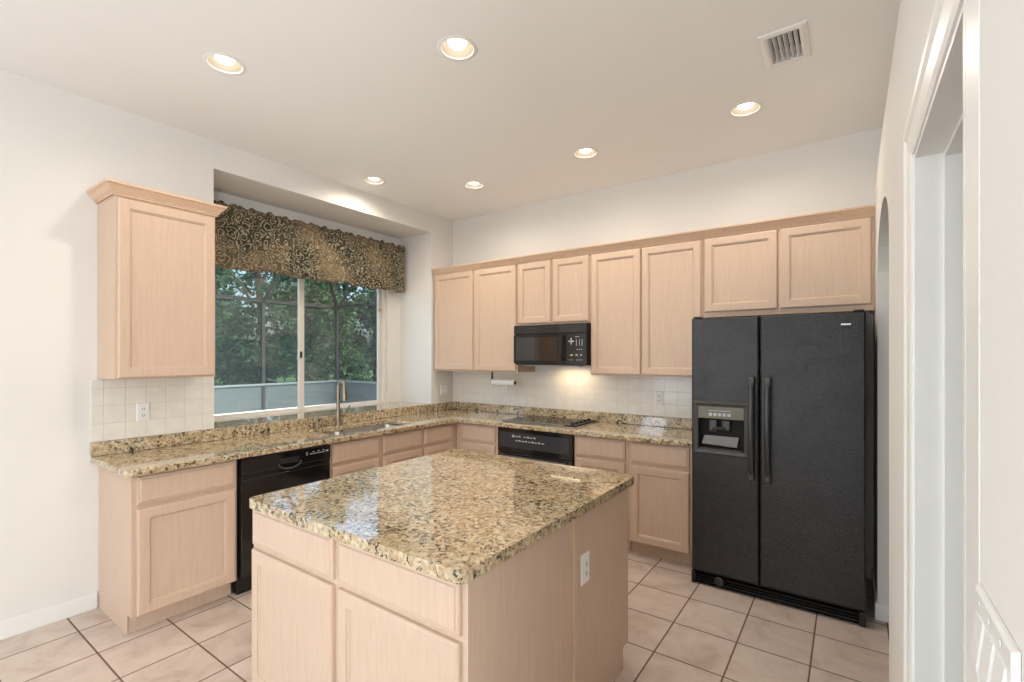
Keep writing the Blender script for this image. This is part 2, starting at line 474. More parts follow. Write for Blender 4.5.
# the hall beyond the arch and the door, and the wider room behind the camera
b = B(); b.box(5.30, 5.42, -3.62, 0, 0, H); b.box(XR + TH, 5.30, -3.62, -3.50, 0, H)
struct(b.build('wall_hall', MT['wall']))
b = B(); b.box(7.6, 7.8, YR, -7.3, 0, H); b.box(7.6, 7.8, -5.1, -3.5, 0, H); b.box(7.6, 7.8, -7.3, -5.1, 0, .25); b.box(7.6, 7.8, -7.3, -5.1, 2.65, H)
b.box(5.42, 7.6, -3.62, -3.5, 0, H)
struct(b.build('wall_far_right', MT['wall']))
b = B(); b.box(-0.6, 0.3, YR - 0.2, YR, 0, H); b.box(3.7, 8.0, YR - 0.2, YR, 0, H); b.box(0.3, 3.7, YR - 0.2, YR, 2.5, H)
struct(b.build('wall_rear', MT['wall']))

def baseboard(name, x0, x1, y0, y1, parent=None, h=0.10):
    b = B(); b.box(x0, x1, y0, y1, 0, h, 0.004, 2)
    return b.build(name, MT['trim'], parent)
struct(baseboard('baseboard_left', 0, 0.014, YR, -3.162))
b = B()
b.box(XR - .013, XR, ARY1, -0.05, 0, .10, .004); b.box(XR - .013, XR + TH, ARY1 - .013, ARY1, 0, .10, .004)
b.box(XR - .013, XR, DY1 + .095, ARY0, 0, .10, .004)
struct(b.build('baseboard_right', MT['trim']))

# door casing with a stepped profile and the jamb lining
b = B()
CAS = [(0, 0), (0, .010), (.012, .018), (.030, .018), (.040, .013), (.078, .010), (.088, .006), (.088, 0)]
yi0, yi1, zi = DY0, DY1 - .004, DZ - .004
rs = []
for (o, t) in CAS:            # o measured from the outer edge inwards
    w = 0.088 - o
    rs.append([(XR - t, yi1 + w, 0), (XR - t, yi1 + w, zi + w), (XR - t, yi0, zi + w)])
vv = [[b.bm.verts.new(p) for p in r] for r in rs]
for r0, r1 in zip(vv, vv[1:]):
    for i in range(2): b.bm.faces.new((r0[i], r0[i + 1], r1[i + 1], r1[i]))
b.box(XR - .0015, XR, DY0 - .080, DY0, 0, zi + .088, .0004)
struct(b.build('trim_1', MT['trim']))
b = B()
b.box(XR - .002, XR + TH + .004, DY1 - .016, DY1 - .001, 0, DZ - .001); b.box(XR - .002, XR + TH + .004, DY0 + .001, DY0 + .016, 0, DZ - .001)
b.box(XR - .002, XR + TH + .004, DY0 + .016, DY1 - .016, DZ - .016, DZ - .001)
b.box(XR + .05, XR + .085, DY1 - .028, DY1 - .016, 0, DZ - .028); b.box(XR + .05, XR + .085, DY0 + .016, DY0 + .028, 0, DZ - .028)
b.box(XR + .05, XR + .085, DY0 + .016, DY1 - .016, DZ - .028, DZ - .016)
struct(b.build('trim_2', MT['trim']))

# sliding window
w = empty('window_1', (AXD - .070, (WY0 + WY1) / 2, WZ0), kind='structure')
L0, L1, Z1 = WY0 - (WY0 + WY1) / 2, WY1 - (WY0 + WY1) / 2, WZ1 - WZ0
def wbox(name, x0, x1, y0, y1, z0, z1, mat, par): bb = B(); bb.box(x0, x1, y0, y1, z0, z1, .003); return bb.build(name, mat, par)
bb = B()
for a in ((-.04, .045, L0, L0 + .035, 0, Z1), (-.04, .045, L1 - .035, L1, 0, Z1), (-.04, .045, L0 + .035, L1 - .035, 0, .012), (-.04, .045, L0 + .035, L1 - .035, Z1 - .035, Z1)): bb.box(*a, .003)
bb.build('window_frame', MT['vinyl'], w)
def sash(y0, y1, x, latch):
    bb = B(); t = .036
    for a in ((y0, y0 + t, .012, Z1 - .035), (y1 - t, y1, .012, Z1 - .035)): bb.box(x - .013, x + .013, a[0], a[1], a[2], a[3], .002)
    bb.box(x - .013, x + .013, y0 + t, y1 - t, .012, .026, .002); bb.box(x - .013, x + .013, y0 + t, y1 - t, Z1 - .072, Z1 - .035, .002)
    s_ = bb.build('sash', MT['vinyl'], w)
    bb = B(); bb.box(x - .003, x + .003, y0 + t - .005, y1 - t + .005, .022, Z1 - .068)
    bb.build('pane', MT['glass'], s_)
    if latch:
        bb = B(); bb.box(x + .013, x + .026, y1 - .028, y1 - .008, .50, .56, .004); bb.build('latch', MT['black'], s_)
MIDW = -1.515 - (WY0 + WY1) / 2
sash(L0 + .035, MIDW + .005, .015, True); sash(MIDW - .005 + .012, L1 - .035, -.018, False)
struct(w)
o = B().lathe([(0.0, 0), (.022, 0), (.022, .010), (.014, .016), (0, .017)], axis='X', n=20).build('window_sensor', MT['inside'])
o.location = (AXD - .0735, -0.578, 2.03); tag(o, 'small round tan sensor on the right frame of the window', 'sensor')

# rear sliding glass doors of the room behind the camera
w = empty('window_2', (2.0, YR - .1, 0), kind='structure')
bb = B()
for x in (-1.7, -.58, .54, 1.64): bb.box(x, x + .06, -.04, .04, 0, 2.5)
bb.box(-1.64, 1.64, -.04, .04, 0, .06); bb.box(-1.64, 1.64, -.04, .04, 2.44, 2.5)
bb.build('window_frame', MT['vinyl'], w)
bb = B(); bb.box(-1.64, 1.64, -.004, .004, .06, 2.44); bb.build('pane', MT['glass'], w)
for nm, x, y, z0, hw, zz in (('added_window_3', -.30, -6.4, .55, 1.0, 1.8), ('added_window_4', 7.70, -6.2, .25, 1.1, 2.4)):  # unseen side windows, added to go with the two side fill lamps
    w = empty(nm, (x, y, z0), kind='structure')
    bb = B()
    for y0 in (-hw, -.03, hw - .06): bb.box(-.04, .04, y0, y0 + .06, 0, zz)
    for z in (0, zz - .06): bb.box(-.04, .04, -hw + .06, -.03, z, z + .06); bb.box(-.04, .04, .03, hw - .06, z, z + .06)
    bb.build('window_frame', MT['vinyl'], w)
    for y0, y1 in ((-hw + .06, -.03), (.03, hw - .06)): bb = B(); bb.box(-.004, .004, y0, y1, .06, zz - .06); bb.build('pane', MT['glass'], w)

# ------------------------------------------------------------------ worktops and tiled splashbacks
top = empty('granite_countertop', (0, 0, 0.875), 0, 'speckled golden granite worktop running round the corner under the window and along the back wall', 'countertop')
SY0, SY1, SX0, SX1 = -1.88, -1.06, 0.135, 0.525                      # sink cut-out
def rrect(x0, x1, y0, y1, r, n=6):
    pts = []
    for cx, cy, a0 in ((x1 - r, y1 - r, 0), (x0 + r, y1 - r, 90), (x0 + r, y0 + r, 180), (x1 - r, y0 + r, 270)):
        for i in range(n + 1):
            a = radians(a0 + 90 * i / n); pts.append((cx + r * cos(a), cy + r * sin(a)))
    return pts
CF = 0.615
out = [(0.001, -0.001), (0.001, -3.195), (CF - .03, -3.195), (CF - .009, -3.186), (CF, -3.165), (CF, -CF - .02), (CF + .006, -CF - .006), (CF + .02, -CF), (2.828, -CF), (2.828, -0.001)]
hole = list(reversed(rrect(SX0, SX1, SY0, SY1, .06)))
CUT = (1.085, 1.845, -0.545, -0.045)
b = B(); b.poly(out, 0.002, 0.040, [hole, [(CUT[0] + .012, CUT[2] + .012), (CUT[0] + .012, CUT[3] - .012), (CUT[1] - .012, CUT[3] - .012), (CUT[1] - .012, CUT[2] + .012)]])
b.build('slab', MT['granite'], top, bevel=.011, bseg=3)
b = B()
b.box(0.001, .021, -3.195, -0.001, .0405, .125, .004); b.box(.022, 2.828, -.021, -0.001, .0405, .125, .004)
b.build('backsplash', MT['granite'], top)
b = B(); b.box(AXD + .001, .0205, AY0 + .001, AY1 - .001, .0905, .1255, .004)
b.build('window_ledge', MT['granite'], top)

def thing_mesh(b, name, mat, label, cat, group=None, **kw):
    o = b.build(name, mat, None, **kw); return tag(o, label, cat, group)
b = B(); b.box(.012, 2.84, -.009, -0.0005, 1.001, 1.369)
thing_mesh(b, 'tile_backsplash', MT['splash_b'], 'white square tile splashback on the back wall behind the cooktop', 'backsplash')
b = B(); b.box(0.0005, .009, -3.190, AY0, 1.001, 1.372)
thing_mesh(b, 'tile_backsplash', MT['splash_l'], 'white square tile splashback under the single wall cabinet left of the window', 'backsplash')

# ------------------------------------------------------------------ cabinets (local frame: back at y=0, front toward -y)
BD, UD = 0.558, 0.308
def base_cabinet(loc, rz, w, label, fronts, group='base cabinets', end=None, depth=BD, h=.874, sink=False):
    t = empty('base_cabinet', loc, rz, label, 'cabinet', group)
    b = B(); b.box(0.0005, w - .0005, -depth, -.002, .105, h)
    if sink:
        b.bm.free(); b = B(); b.box(0.0005, w - .0005, -depth, -.002, .105, .66)
        b.box(0.0005, w - .0005, -depth, -depth + .02, .66, h); b.box(.0005, .02, -depth + .02, -.002, .66, h); b.box(w - .02, w - .0005, -depth + .02, -.002, .66, h)
    b.build('body', MT['wood'], t)
    b = B(); b.box(.003, w - .003, -depth + .070, -.02, 0.0, .1045); b.build('toe_kick', MT['wood'], t)
    for kind, x0, x1, z0, z1 in fronts:
        (drawer if kind == 'drawer' else door)(kind, x0, x1, z0, z1, -depth, t)
    if end:
        b = B()
        x0, x1 = (-.004, 0) if end == 'left' else (w, w + .004)
        pts = [(-depth, .105), (-depth, h), (-.002, h), (-.002, 0), (-depth + .066, 0), (-depth + .066, .105)]
        b.rings([[(x0, y, z) for y, z in pts], [(x1, y, z) for y, z in pts]], True, True)
        b.build('end_panel', MT['wood'], t)
    return t
ZD = (.712, .862); ZO = (.110, .688)
R90 = pi / 2
# left run (facing +x): local x -> world y
base_cabinet((0, -3.150, 0), R90, .535, 'end base cabinet with one drawer and one door left of the dishwasher', [('drawer', .018, .522, *ZD), ('door', .018, .522, *ZO)], end='left')
base_cabinet((0, -1.956, 0), R90, .936, 'sink base cabinet with two false drawer fronts right of the dishwasher', [('drawer', .014, .446, *ZD), ('drawer', .488, .920, *ZD), ('door', .014, .446, *ZO), ('door', .488, .920, *ZO)], sink=True)
base_cabinet((0, -1.018, 0), R90, 1.016, 'corner base cabinet with a single drawer at the right end of the sink run', [('drawer', .014, .372, *ZD), ('door', .014, .372, *ZO)])
# back run (facing -y)
base_cabinet((.562, 0, 0), 0, .516, 'narrow base cabinet with a drawer between the corner and the oven', [('drawer', .074, .482, *ZD), ('door', .074, .482, *ZO)])
base_cabinet((1.856, 0, 0), 0, .463, 'base cabinet with a drawer and a door just right of the oven', [('drawer', .021, .442, *ZD), ('door', .021, .442, *ZO)])
base_cabinet((2.320, 0, 0), 0, .480, 'base cabinet with a drawer and a door next to the refrigerator', [('drawer', .025, .457, *ZD), ('door', .025, .457, *ZO)])

def wall_cabinet(loc, rz, w, h, label, doors, depth=UD, group='wall cabinets'):
    t = empty('wall_cabinet', loc, rz, label, 'cabinet', group)
    b = B(); b.box(.0005, w - .0005, -depth, -.002, .018, h)
    b.box(.0005, w - .0005, -depth, -depth + .02, 0, .018); b.box(.0005, .016, -depth + .02, -.002, 0, .018); b.box(w - .016, w - .0005, -depth + .02, -.002, 0, .018)
    b.build('body', MT['wood'], t)
    for x0, x1, z0, z1 in doors: door('door', x0, x1, z0, z1, -depth, t)
    return t
UZ0, UZ1 = 1.368, 2.400
wall_cabinet((0, -3.160, 1.384), R90, .526, 1.060, 'single door wall cabinet standing alone left of the window', [(.012, .520, .008, 1.035)])
wall_cabinet((.010, 0, UZ0 - .008), 0, 1.106, 1.050, 'tall double door wall cabinet in the corner left of the microwave', [(.022, .556, .012, 1.030), (.584, 1.092, .012, 1.030)])
wall_cabinet((1.118, 0, 1.806), 0, .762, .604, 'short double door wall cabinet above the microwave', [(.012, .368, .014, .584), (.392, .750, .014, .584)])
wall_cabinet((1.882, 0, UZ0 - .016), 0, .924, 1.058, 'tall double door wall cabinet between the microwave and the refrigerator', [(.010, .446, .012, 1.036), (.458, .914, .012, 1.036)])
wall_cabinet((2.808, 0, 1.806), 0, 1.028, .604, 'wide short double door wall cabinet over the refrigerator', [(.012, .492, .038, .584), (.510, 1.010, .038, .584)])

def sweep(b, path, prof, closed_ends=True):
    """moulding: profile (out, z) swept along an xy polyline, outward = right of travel"""
    pts = [Vector(p) for p in path]; rs = []
    for i, p in enumerate(pts):
        d0 = (pts[i] - pts[i - 1]).normalized() if i else None
        d1 = (pts[i + 1] - pts[i]).normalized() if i < len(pts) - 1 else None
        n0 = Vector((d0.y, -d0.x)) if d0 else None; n1 = Vector((d1.y, -d1.x)) if d1 else None
        if n0 is None: m = n1
        elif n1 is None: m = n0
        else:
            m = (n0 + n1).normalized(); m = m / m.dot(n0)
        rs.append([(p.x + m.x * o, p.y + m.y * o, z) for o, z in prof])
    return b.rings(rs, True, True)
CROWN = [(0, 0), (.006, 0), (.006, .010), (.012, .012), (.012, .019), (.017, .021), (.022, .028), (.033, .041), (.037, .044), (.037, .050), (.044, .052), (.048, .058), (.048, .068), (0, .068)]
b = B(); sweep(b, [(0.002, -3.165), (UD + .004, -3.165), (UD + .004, -2.629), (0.002, -2.629)], [(o, z + 2.434) for o, z in CROWN])
thing_mesh(b, 'crown_molding', MT['crownwood'], 'wooden crown moulding on top of the single cabinet left of the window', 'moulding')
b = B(); sweep(b, [(0.012, -UD - .003), (XR - .004, -UD - .003)], [(o, z * .92 + 2.395) for o, z in CROWN])
thing_mesh(b, 'crown_molding', MT['crownwood'], 'long wooden crown moulding along the wall cabinets of the back wall', 'moulding')

# ------------------------------------------------------------------ island
IX0, IXM, IX1, IYF, IYM, IYB = 1.590, 2.195, 2.806, -3.016, -2.368, -1.802
def island_unit(loc, rz, w, d, label, fronts, end):
    t = empty('island_cabinet', loc, rz, label, 'cabinet', 'island cabinets')
    b = B(); b.box(.0005, w - .0005, -d, -.0005, .105, .874); b.build('body', MT['wood'], t)
    b = B(); b.box(.004, w - .004, -d + .07, -.001, 0, .1045); b.build('toe_kick', MT['wood'], t)
    for kind, x0, x1, z0, z1 in fronts: (drawer if kind == 'drawer' else door)(kind, x0, x1, z0, z1, -d, t)
    for e in end:
        b = B(); x0, x1 = (-.005, 0) if e == 'left' else (w, w + .005)
        pts = [(-d, .105), (-d, .874), (-.001, .874), (-.001, 0), (-d + .066, 0), (-d + .066, .105)]
        b.rings([[(x0, y, z) for y, z in pts], [(x1, y, z) for y, z in pts]], True, True)
        b.build('end_panel', MT['wood'], t)
    return t
fd = IYM - IYF
ZI = (.706, .862); ZIO = (.110, .686)
island_unit((IX0, IYM, 0), 0, IXM - IX0, fd, 'front left island cabinet with a drawer over a panelled door', [('drawer', .010, .590, *ZI), ('door', .010, .588, *ZIO)], ['left'])
island_unit((IXM, IYM, 0), 0, IX1 - IXM, fd, 'front right island cabinet with a drawer over a panelled door', [('drawer', .018, .594, *ZI), ('door', .018, .594, *ZIO)], ['right'])
rear = island_unit((IX1, IYM + .001, 0), pi, IX1 - IX0, IYB - IYM - .001, 'rear half of the island with the power outlet on its plain side panel', [('drawer', .02, .59, *ZD), ('drawer', .62, 1.19, *ZD), ('door', .02, .59, *ZO), ('door', .62, 1.19, *ZO)], ['left', 'right'])
b = B(); b.box(-.010, -.0052, -.012, .010, 0.0, .874); b.build('seam_strip', MT['crownwood'], rear)
b = B(); b.poly(rrect(1.611, 2.826, -3.060, -1.733, .035), .875, .914)
it = thing_mesh(b, 'island_countertop', MT['granite'], 'large rectangular speckled granite slab on top of the kitchen island', 'countertop', bevel=.012, bseg=3)

def marks(name, boxes, mat, parent):
    for q in boxes: b = B(); b.box(*q); b.build(name, mat, parent)

# ------------------------------------------------------------------ dishwasher
t = empty('dishwasher', (0.0, -2.610, 0), R90, 'black built-in dishwasher between two pale cabinets under the window worktop', 'dishwasher')
DWW = .650
b = B(); b.box(.006, DWW - .006, -.545, -.02, .10, .866); b.build('tub', MT['black'], t)
b = B(); b.box(.010, DWW - .010, -.585, -.546, .115, .735, .006); b.box(.010, DWW - .010, -.578, -.546, .736, .764); b.build('door_panel', MT['blackm'], t)
b = B(); b.box(.010, DWW - .010, -.592, -.546, .765, .868, .006)
cp = b.build('control_panel', MT['blackm'], t)
b = B()
arcp = [(.325 + .080 * cos(a), -.597, .795 + .040 * sin(a)) for a in [pi + pi * i / 12 for i in range(13)]]
b.tube(arcp, .006, 8); b.build('handle', MT['grey'], cp)
b = B(); b.box(.255, .395, -.5935, -.590, .790, .828, .004); b.build('handle_recess', MT['slot'], cp)
mk = [(x, x + .012, -.5935, -.5915, .822, .828) for x in (.445, .475, .495, .515, .535, .555, .575)]
mk += [(x - .002, x + .014, -.5935, -.5915, .836, .840) for x in (.445, .495, .535, .575)] + [(.600, .618, -.5935, -.5915, .824, .834)]
marks('button_mark', mk, MT['lgrey'], cp)
b = B(); b.box(.010, DWW - .010, -.535, -.48, .0, .099); b.build('toe_panel', MT['black'], t)

# ------------------------------------------------------------------ wall oven under the cooktop
t = empty('built_in_oven', (1.082, 0, 0), 0, 'black built-in oven under the cooktop, its control panel showing behind the island', 'oven')
OW = .770
b = B(); b.box(.004, OW - .004, -BD, -.02, .02, .872); b.build('body', MT['black'], t)
b = B(); b.box(.002, OW - .002, -BD - .026, -BD - .001, .655, .8725, .004)
cp = b.build('control_panel', MT['blackm'], t)
b = B(); b.box(.022, OW - .030, -BD - .0285, -BD - .0255, .700, .835, .002); g = b.build('display_glass', MT['pgrey'], cp)
mk = [(.165, .190, -BD - .0297, -BD - .0284, .795, .815)]
for r, z in ((0, .800), (1, .762)):
    for i in range(9 if r else 6):
        x = .20 + i * .034 + (0.0 if r else .02 * (i > 1))
        mk.append((x, x + (.022 if (i + r) % 3 else .026), -BD - .0297, -BD - .0284, z, z + (.012 if i % 2 else .008)))
marks('button_mark', mk, MT['lgrey'], g)
b = B(); b.box(.004, OW - .004, -BD - .030, -BD - .001, .16, .650, .006); dr = b.build('door', MT['gloss'], t)
b = B(); b.tube([(.06, -BD - .034, .625), (.06, -BD - .062, .628), (.10, -BD - .070, .630), (OW - .10, -BD - .070, .630), (OW - .06, -BD - .062, .628), (OW - .06, -BD - .034, .625)], .011, 12)
b.build('handle', MT['grey'], dr)
b = B(); b.box(.02, OW - .02, -BD + .06, -BD + .07, .0, .10); b.build('toe_panel', MT['black'], t)

# ------------------------------------------------------------------ cooktop
t = empty('cooktop', ((CUT[0] + CUT[1]) / 2, (CUT[2] + CUT[3]) / 2, .9155), 0, 'black glass cooktop set into the granite below the microwave', 'cooktop')
hx, hy = (CUT[1] - CUT[0]) / 2, (CUT[3] - CUT[2]) / 2
b = B(); b.box(-hx, hx, -hy, hy, 0.0005, .008, .003); b.build('frame', MT['steel'], t)
b = B(); b.box(-hx + .010, hx - .006, -hy + .012, hy - .006, .0082, .0105, .001); gl = b.build('glass_top', MT['ceramic'], t)
for x, y, r in ((-.23, -.11, .09), (-.20, .12, .075), (.08, -.11, .075), (.10, .12, .095)):
    b = B(); b.lathe([(r, 0), (r, .0006), (r - .003, .0006), (r - .003, 0)], (x, y, .0106), n=40, cap=False); b.build('burner_ring', MT['grey'], gl)
b = B(); b.box(hx - .115, hx - .02, -.215, .215, .0107, .018, .003)
vg = b.build('control_strip', MT['black'], t)
for y in (-.16, -.08, 0, .08, .16):
    b = B(); b.lathe([(.017, 0), (.017, .012), (.014, .018), (.002, .018)], (hx - .067, y, .0182), n=20); b.build('knob', MT['black'], vg, smooth=True)

# ------------------------------------------------------------------ microwave
MX0, MX1, MZ0, MZ1, MYF = 1.124, 1.876, 1.436, 1.804, -.392
t = empty('microwave', (MX0, 0, MZ0), 0, 'black over-range microwave hung under the short wall cabinet', 'microwave')
mw, mh = MX1 - MX0, MZ1 - MZ0
b = B(); b.box(0, mw, MYF + .035, -.012, 0.0, mh - .002); b.build('case', MT['black'], t)
b = B(); b.box(0.002, mw - .002, MYF + .004, MYF + .0345, mh - .085, mh - .004, .004); vg = b.build('vent_grille', MT['blackm'], t)
b = B()
for i in range(5): b.box(.02, mw - .05, MYF + .0015, MYF + .004, mh - .076 + i * .013, mh - .071 + i * .013)
b.build('louvre', MT['grey'], vg)
b = B(); b.box(0.002, .552, MYF, MYF + .0345, .012, mh - .090, .004); dr = b.build('door', MT['blackm'], t)
b = B(); b.box(.030, .470, MYF - .0015, MYF + .001, .040, mh - .115, .001); b.build('window', MT['gloss'], dr)
b = B(); b.tube([(.530, MYF - .002, .045), (.530, MYF - .030, .060), (.530, MYF - .036, .10), (.530, MYF - .036, .20), (.530, MYF - .030, .245), (.530, MYF - .002, .262)], [.012, .013, .014, .014, .013, .012], 12)
b.build('handle', MT['black'], dr, smooth=True)
b = B(); b.box(.556, mw - .002, MYF, MYF + .0345, .012, mh - .090, .004); cp = b.build('control_panel', MT['blackm'], t)
yy = (MYF - .0012, MYF + .0004)
mk = [(.585, .640, *yy, .204, .214), (.607, .618, *yy, .215, .238), (.607, .618, *yy, .182, .203), (.650, .690, *yy, .246, .250)]
mk += [(x, x + .004, *yy, .170, .225) for x in (.660, .690, .715)] + [(x, x + .012, *yy, .136, .141) for x in (.665, .685, .705)]
mk += [(.600, .628, *yy, .084, .096), (.656, .674, *yy, .084, .096), (.700, .712, *yy, .084, .096)] + [(x, x + .014, *yy, .046, .050) for x in (.590, .612, .660, .682, .704)]
marks('button_mark', mk, MT['lgrey'], cp)
b = B(); b.box(.10, mw - .10, MYF + .04, MYF + .15, -.012, -.0005, .003); bt = b.build('underside_tray', MT['steel'], t)
b = B(); b.box(.30, .60, MYF + .155, MYF + .205, -.004, -.0005); b.build('task_light', MT['hood'], bt)
lamp('microwave_light', 'AREA', (MX0 + .46, MYF + .24, MZ0 - .006), (radians(14), 0, 0), .75, (1.0, .76, .50), shape='RECTANGLE', size=.34, size_y=.05, spread=radians(140))

# ------------------------------------------------------------------ refrigerator
FX0, FX1, FZ = 2.838, 3.784, 1.768
t = empty('refrigerator', (FX0, 0, 0), 0, 'black side by side refrigerator with water dispenser next to the right wall', 'refrigerator')
FY, FD = -.752, .062
b = B(); b.box(.004, FX1 - FX0 - .004, FY + FD + .006, -.06, .012, FZ - .012); b.build('case', MT['black'], t)
b = B(); b.box(.010, FX1 - FX0 - .010, FY + FD, FY + FD + .0055, .09, FZ - .02); b.build('gasket', MT['slot'], t)
GX = .4105
def fr(x0, x1, z0, z1, y, i=0): return [(x0 + i, y, z0 + i), (x1 - i, y, z0 + i), (x1 - i, y, z1 - i), (x0 + i, y, z1 - i)]
HX0, HX1, HZ0, HZ1 = .040, .332, .895, 1.200
yb = FY + FD - .001
b = B(); b.rings([fr(HX0, HX1, HZ0, HZ1, yb), fr(.002, GX - .003, .088, FZ, yb), fr(.002, GX - .003, .088, FZ, FY + .010), fr(.002, GX - .003, .088, FZ, FY + .004, .003), fr(.002, GX - .003, .088, FZ, FY, .010), fr(HX0, HX1, HZ0, HZ1, FY), fr(HX0, HX1, HZ0, HZ1, yb)], False, False)
fz = b.build('freezer_door', MT['fridge'], t)
b = B(); b.rings([fr(GX + .003, FX1 - FX0 - .002, .088, FZ, yb), fr(GX + .003, FX1 - FX0 - .002, .088, FZ, FY + .010), fr(GX + .003, FX1 - FX0 - .002, .088, FZ, FY + .004, .003), fr(GX + .003, FX1 - FX0 - .002, .088, FZ, FY, .010)], True, True)
fd_ = b.build('fridge_door', MT['fridge'], t)
def fhandle(x, par):
    b = B(); rs = []
    z0, z1 = .745, 1.385; N = 18
    for i in range(N + 1):
        s = i / N; z = z0 + (z1 - z0) * s
        bow = .030 + .026 * sin(pi * s) ** .7
        th = .016; w_ = .017
        rs.append([(x - w_, FY - bow + th, z), (x - w_ * .9, FY - bow + .002, z), (x - w_ * .5, FY - bow - .003, z), (x + w_ * .5, FY - bow - .003, z), (x + w_ * .9, FY - bow + .002, z), (x + w_, FY - bow + th, z)])
    b.rings(rs, True, True); h_ = b.build('handle', MT['hgrey'], par, smooth=True)
    for z in (z0 - .004, z1 - .052): b = B(); b.box(x - .018, x + .018, FY - .040, FY + .0005, z, z + .056, .006); b.build('handle_mount', MT['grey'], h_)
fhandle(GX - .042, fz); fhandle(GX + .048, fd_)
# dispenser: bezel round the opening, recess, controls, lever, tray
b = B(); b.rings([fr(.014, .360, .872, 1.222, FY - .0005), fr(.014, .360, .872, 1.222, FY - .012, .004), fr(.016, .358, .876, 1.218, FY - .016, .008), fr(HX0 + .006, HX1 - .006, HZ0 + .010, HZ1 - .010, FY - .010), fr(HX0 + .006, HX1 - .006, HZ0 + .010, HZ1 - .010, FY + .02)], False, False)
dp = b.build('dispenser', MT['grey'], fz)
b = B(); b.rings([fr(HX0 + .004, HX1 - .004, HZ0 + .006, 1.105, FY + .0005), fr(HX0 + .012, HX1 - .012, HZ0 + .012, 1.10, FY + FD + .030)], False, True); b.build('recess', MT['slot'], dp)
b = B(); b.box(HX0 + .006, HX1 - .006, FY - .009, FY + .004, 1.108, HZ1 - .010, .003); b.build('control_panel', MT['olive'], dp)
mk = [(HX0 + .075 + i * .028, HX0 + .095 + i * .028, FY - .0105, FY - .0085, 1.127, 1.147) for i in range(5)]
mk.append((HX0 + .07, HX0 + .21, FY - .0105, FY - .0085, 1.160, 1.163))
marks('button', mk, MT['lgrey'], dp)
b = B(); b.box(.105, .155, FY + .030, FY + .050, 1.02, 1.10, .006); b.box(.185, .235, FY + .030, FY + .050, 1.03, 1.10, .006); b.tube([(.13, FY + .035, 1.03), (.15, FY + .02, 1.045), (.19, FY + .02, 1.045), (.21, FY + .035, 1.04)], .008, 8)
b.build('spout', MT['grey'], dp)
b = B(); b.rings([[(.075, FY + .052, .985), (.285, FY + .052, .985), (.280, FY + .020, .925), (.065, FY + .020, .935)], [(.075, FY + .046, .990), (.285, FY + .046, .990), (.280, FY + .012, .930), (.065, FY + .012, .940)]], True, True)
b.build('lever', MT['mgrey'], dp)
b = B(); b.box(HX0 + .010, HX1 - .010, FY - .008, FY + .05, HZ0 + .011, HZ0 + .020, .003); b.build('drip_tray', MT['grey'], dp)
b = B(); b.box(FX1 - FX0 - .118, FX1 - FX0 - .070, FY - .002, FY + .0002, 1.694, 1.704, .0008); b.build('badge', MT['steel'], fd_)
for x in (.01, FX1 - FX0 - .06):
    b = B(); b.box(x, x + .05, FY + .012, FY + .13, FZ + .001, FZ + .013, .004); b.build('hinge_cover', MT['black'], t)
b = B(); b.box(.012, FX1 - FX0 - .012, FY + .016, FY + FD + .005, .005, .022); b.box(.002, .026, FY - .006, FY + FD + .005, .005, .082, .005); b.box(FX1 - FX0 - .034, FX1 - FX0 - .002, FY - .006, FY + FD + .005, .005, .082, .005)
b.box(.026, FX1 - FX0 - .034, FY + .034, FY + FD + .005, .022, .082)
gr = b.build('toe_grille', MT['black'], t)
b = B()
for i in range(4): b.rings([[(.026, FY + .030, .018 + i * .017), (.026, FY + .002, .012 + i * .017), (.026, FY + .002, .015 + i * .017), (.026, FY + .030, .022 + i * .017)], [(FX1 - FX0 - .034, FY + .030, .018 + i * .017), (FX1 - FX0 - .034, FY + .002, .012 + i * .017), (FX1 - FX0 - .034, FY + .002, .015 + i * .017), (FX1 - FX0 - .034, FY + .030, .022 + i * .017)]], True, True)
b.build('louvre', MT['blackm'], gr)
b = B(); b.lathe([(.026, 0), (.030, -.006), (.026, -.012), (.018, -.014), (.002, -.014)], (.175, FY + .004, .050), axis='Y', n=24); b.build('filter_cap', MT['hgrey'], gr, smooth=True)

# ------------------------------------------------------------------ sink, faucet, soap pump
t = empty('kitchen_sink', ((SX0 + SX1) / 2, (SY0 + SY1) / 2, .70), 0, 'stainless steel double bowl undermount sink below the window', 'sink')
cxs, cys = (SX0 + SX1) / 2, (SY0 + SY1) / 2
def bowl(y0, y1):
    b = B(); rs = []
    for ins, z in ((-.010, .1745), (-.002, .1745), (0, .168), (.004, .05), (.018, .018), (.045, .006)):
        rs.append([(x - cxs, y - cys, z) for x, y in rrect(SX0 + ins, SX1 - ins, y0 + ins, y1 - ins, max(.058 - ins * .3, .02))])
    b.rings(rs, False, True); o = b.build('bowl', MT['steel'], t, smooth=True)
    md = o.modifiers.new('thick', 'SOLIDIFY'); md.thickness = .0015; md.offset = -1
    b = B(); b.lathe([(.042, 0), (.042, .004), (.030, .003), (.026, -.001), (.002, -.001)], (0, (y0 + y1) / 2 - cys, .0075), n=24); b.build('drain', MT['nickel'], o, smooth=True)
bowl(SY0 + .004, SY0 + .285); bowl(SY0 + .310, SY1 - .004)
b = B(); b.box(SX0 + .01 - cxs, SX1 - .01 - cxs, SY0 + .284 - cys, SY0 + .311 - cys, .155, .171, .005); b.build('divider', MT['steel'], t)

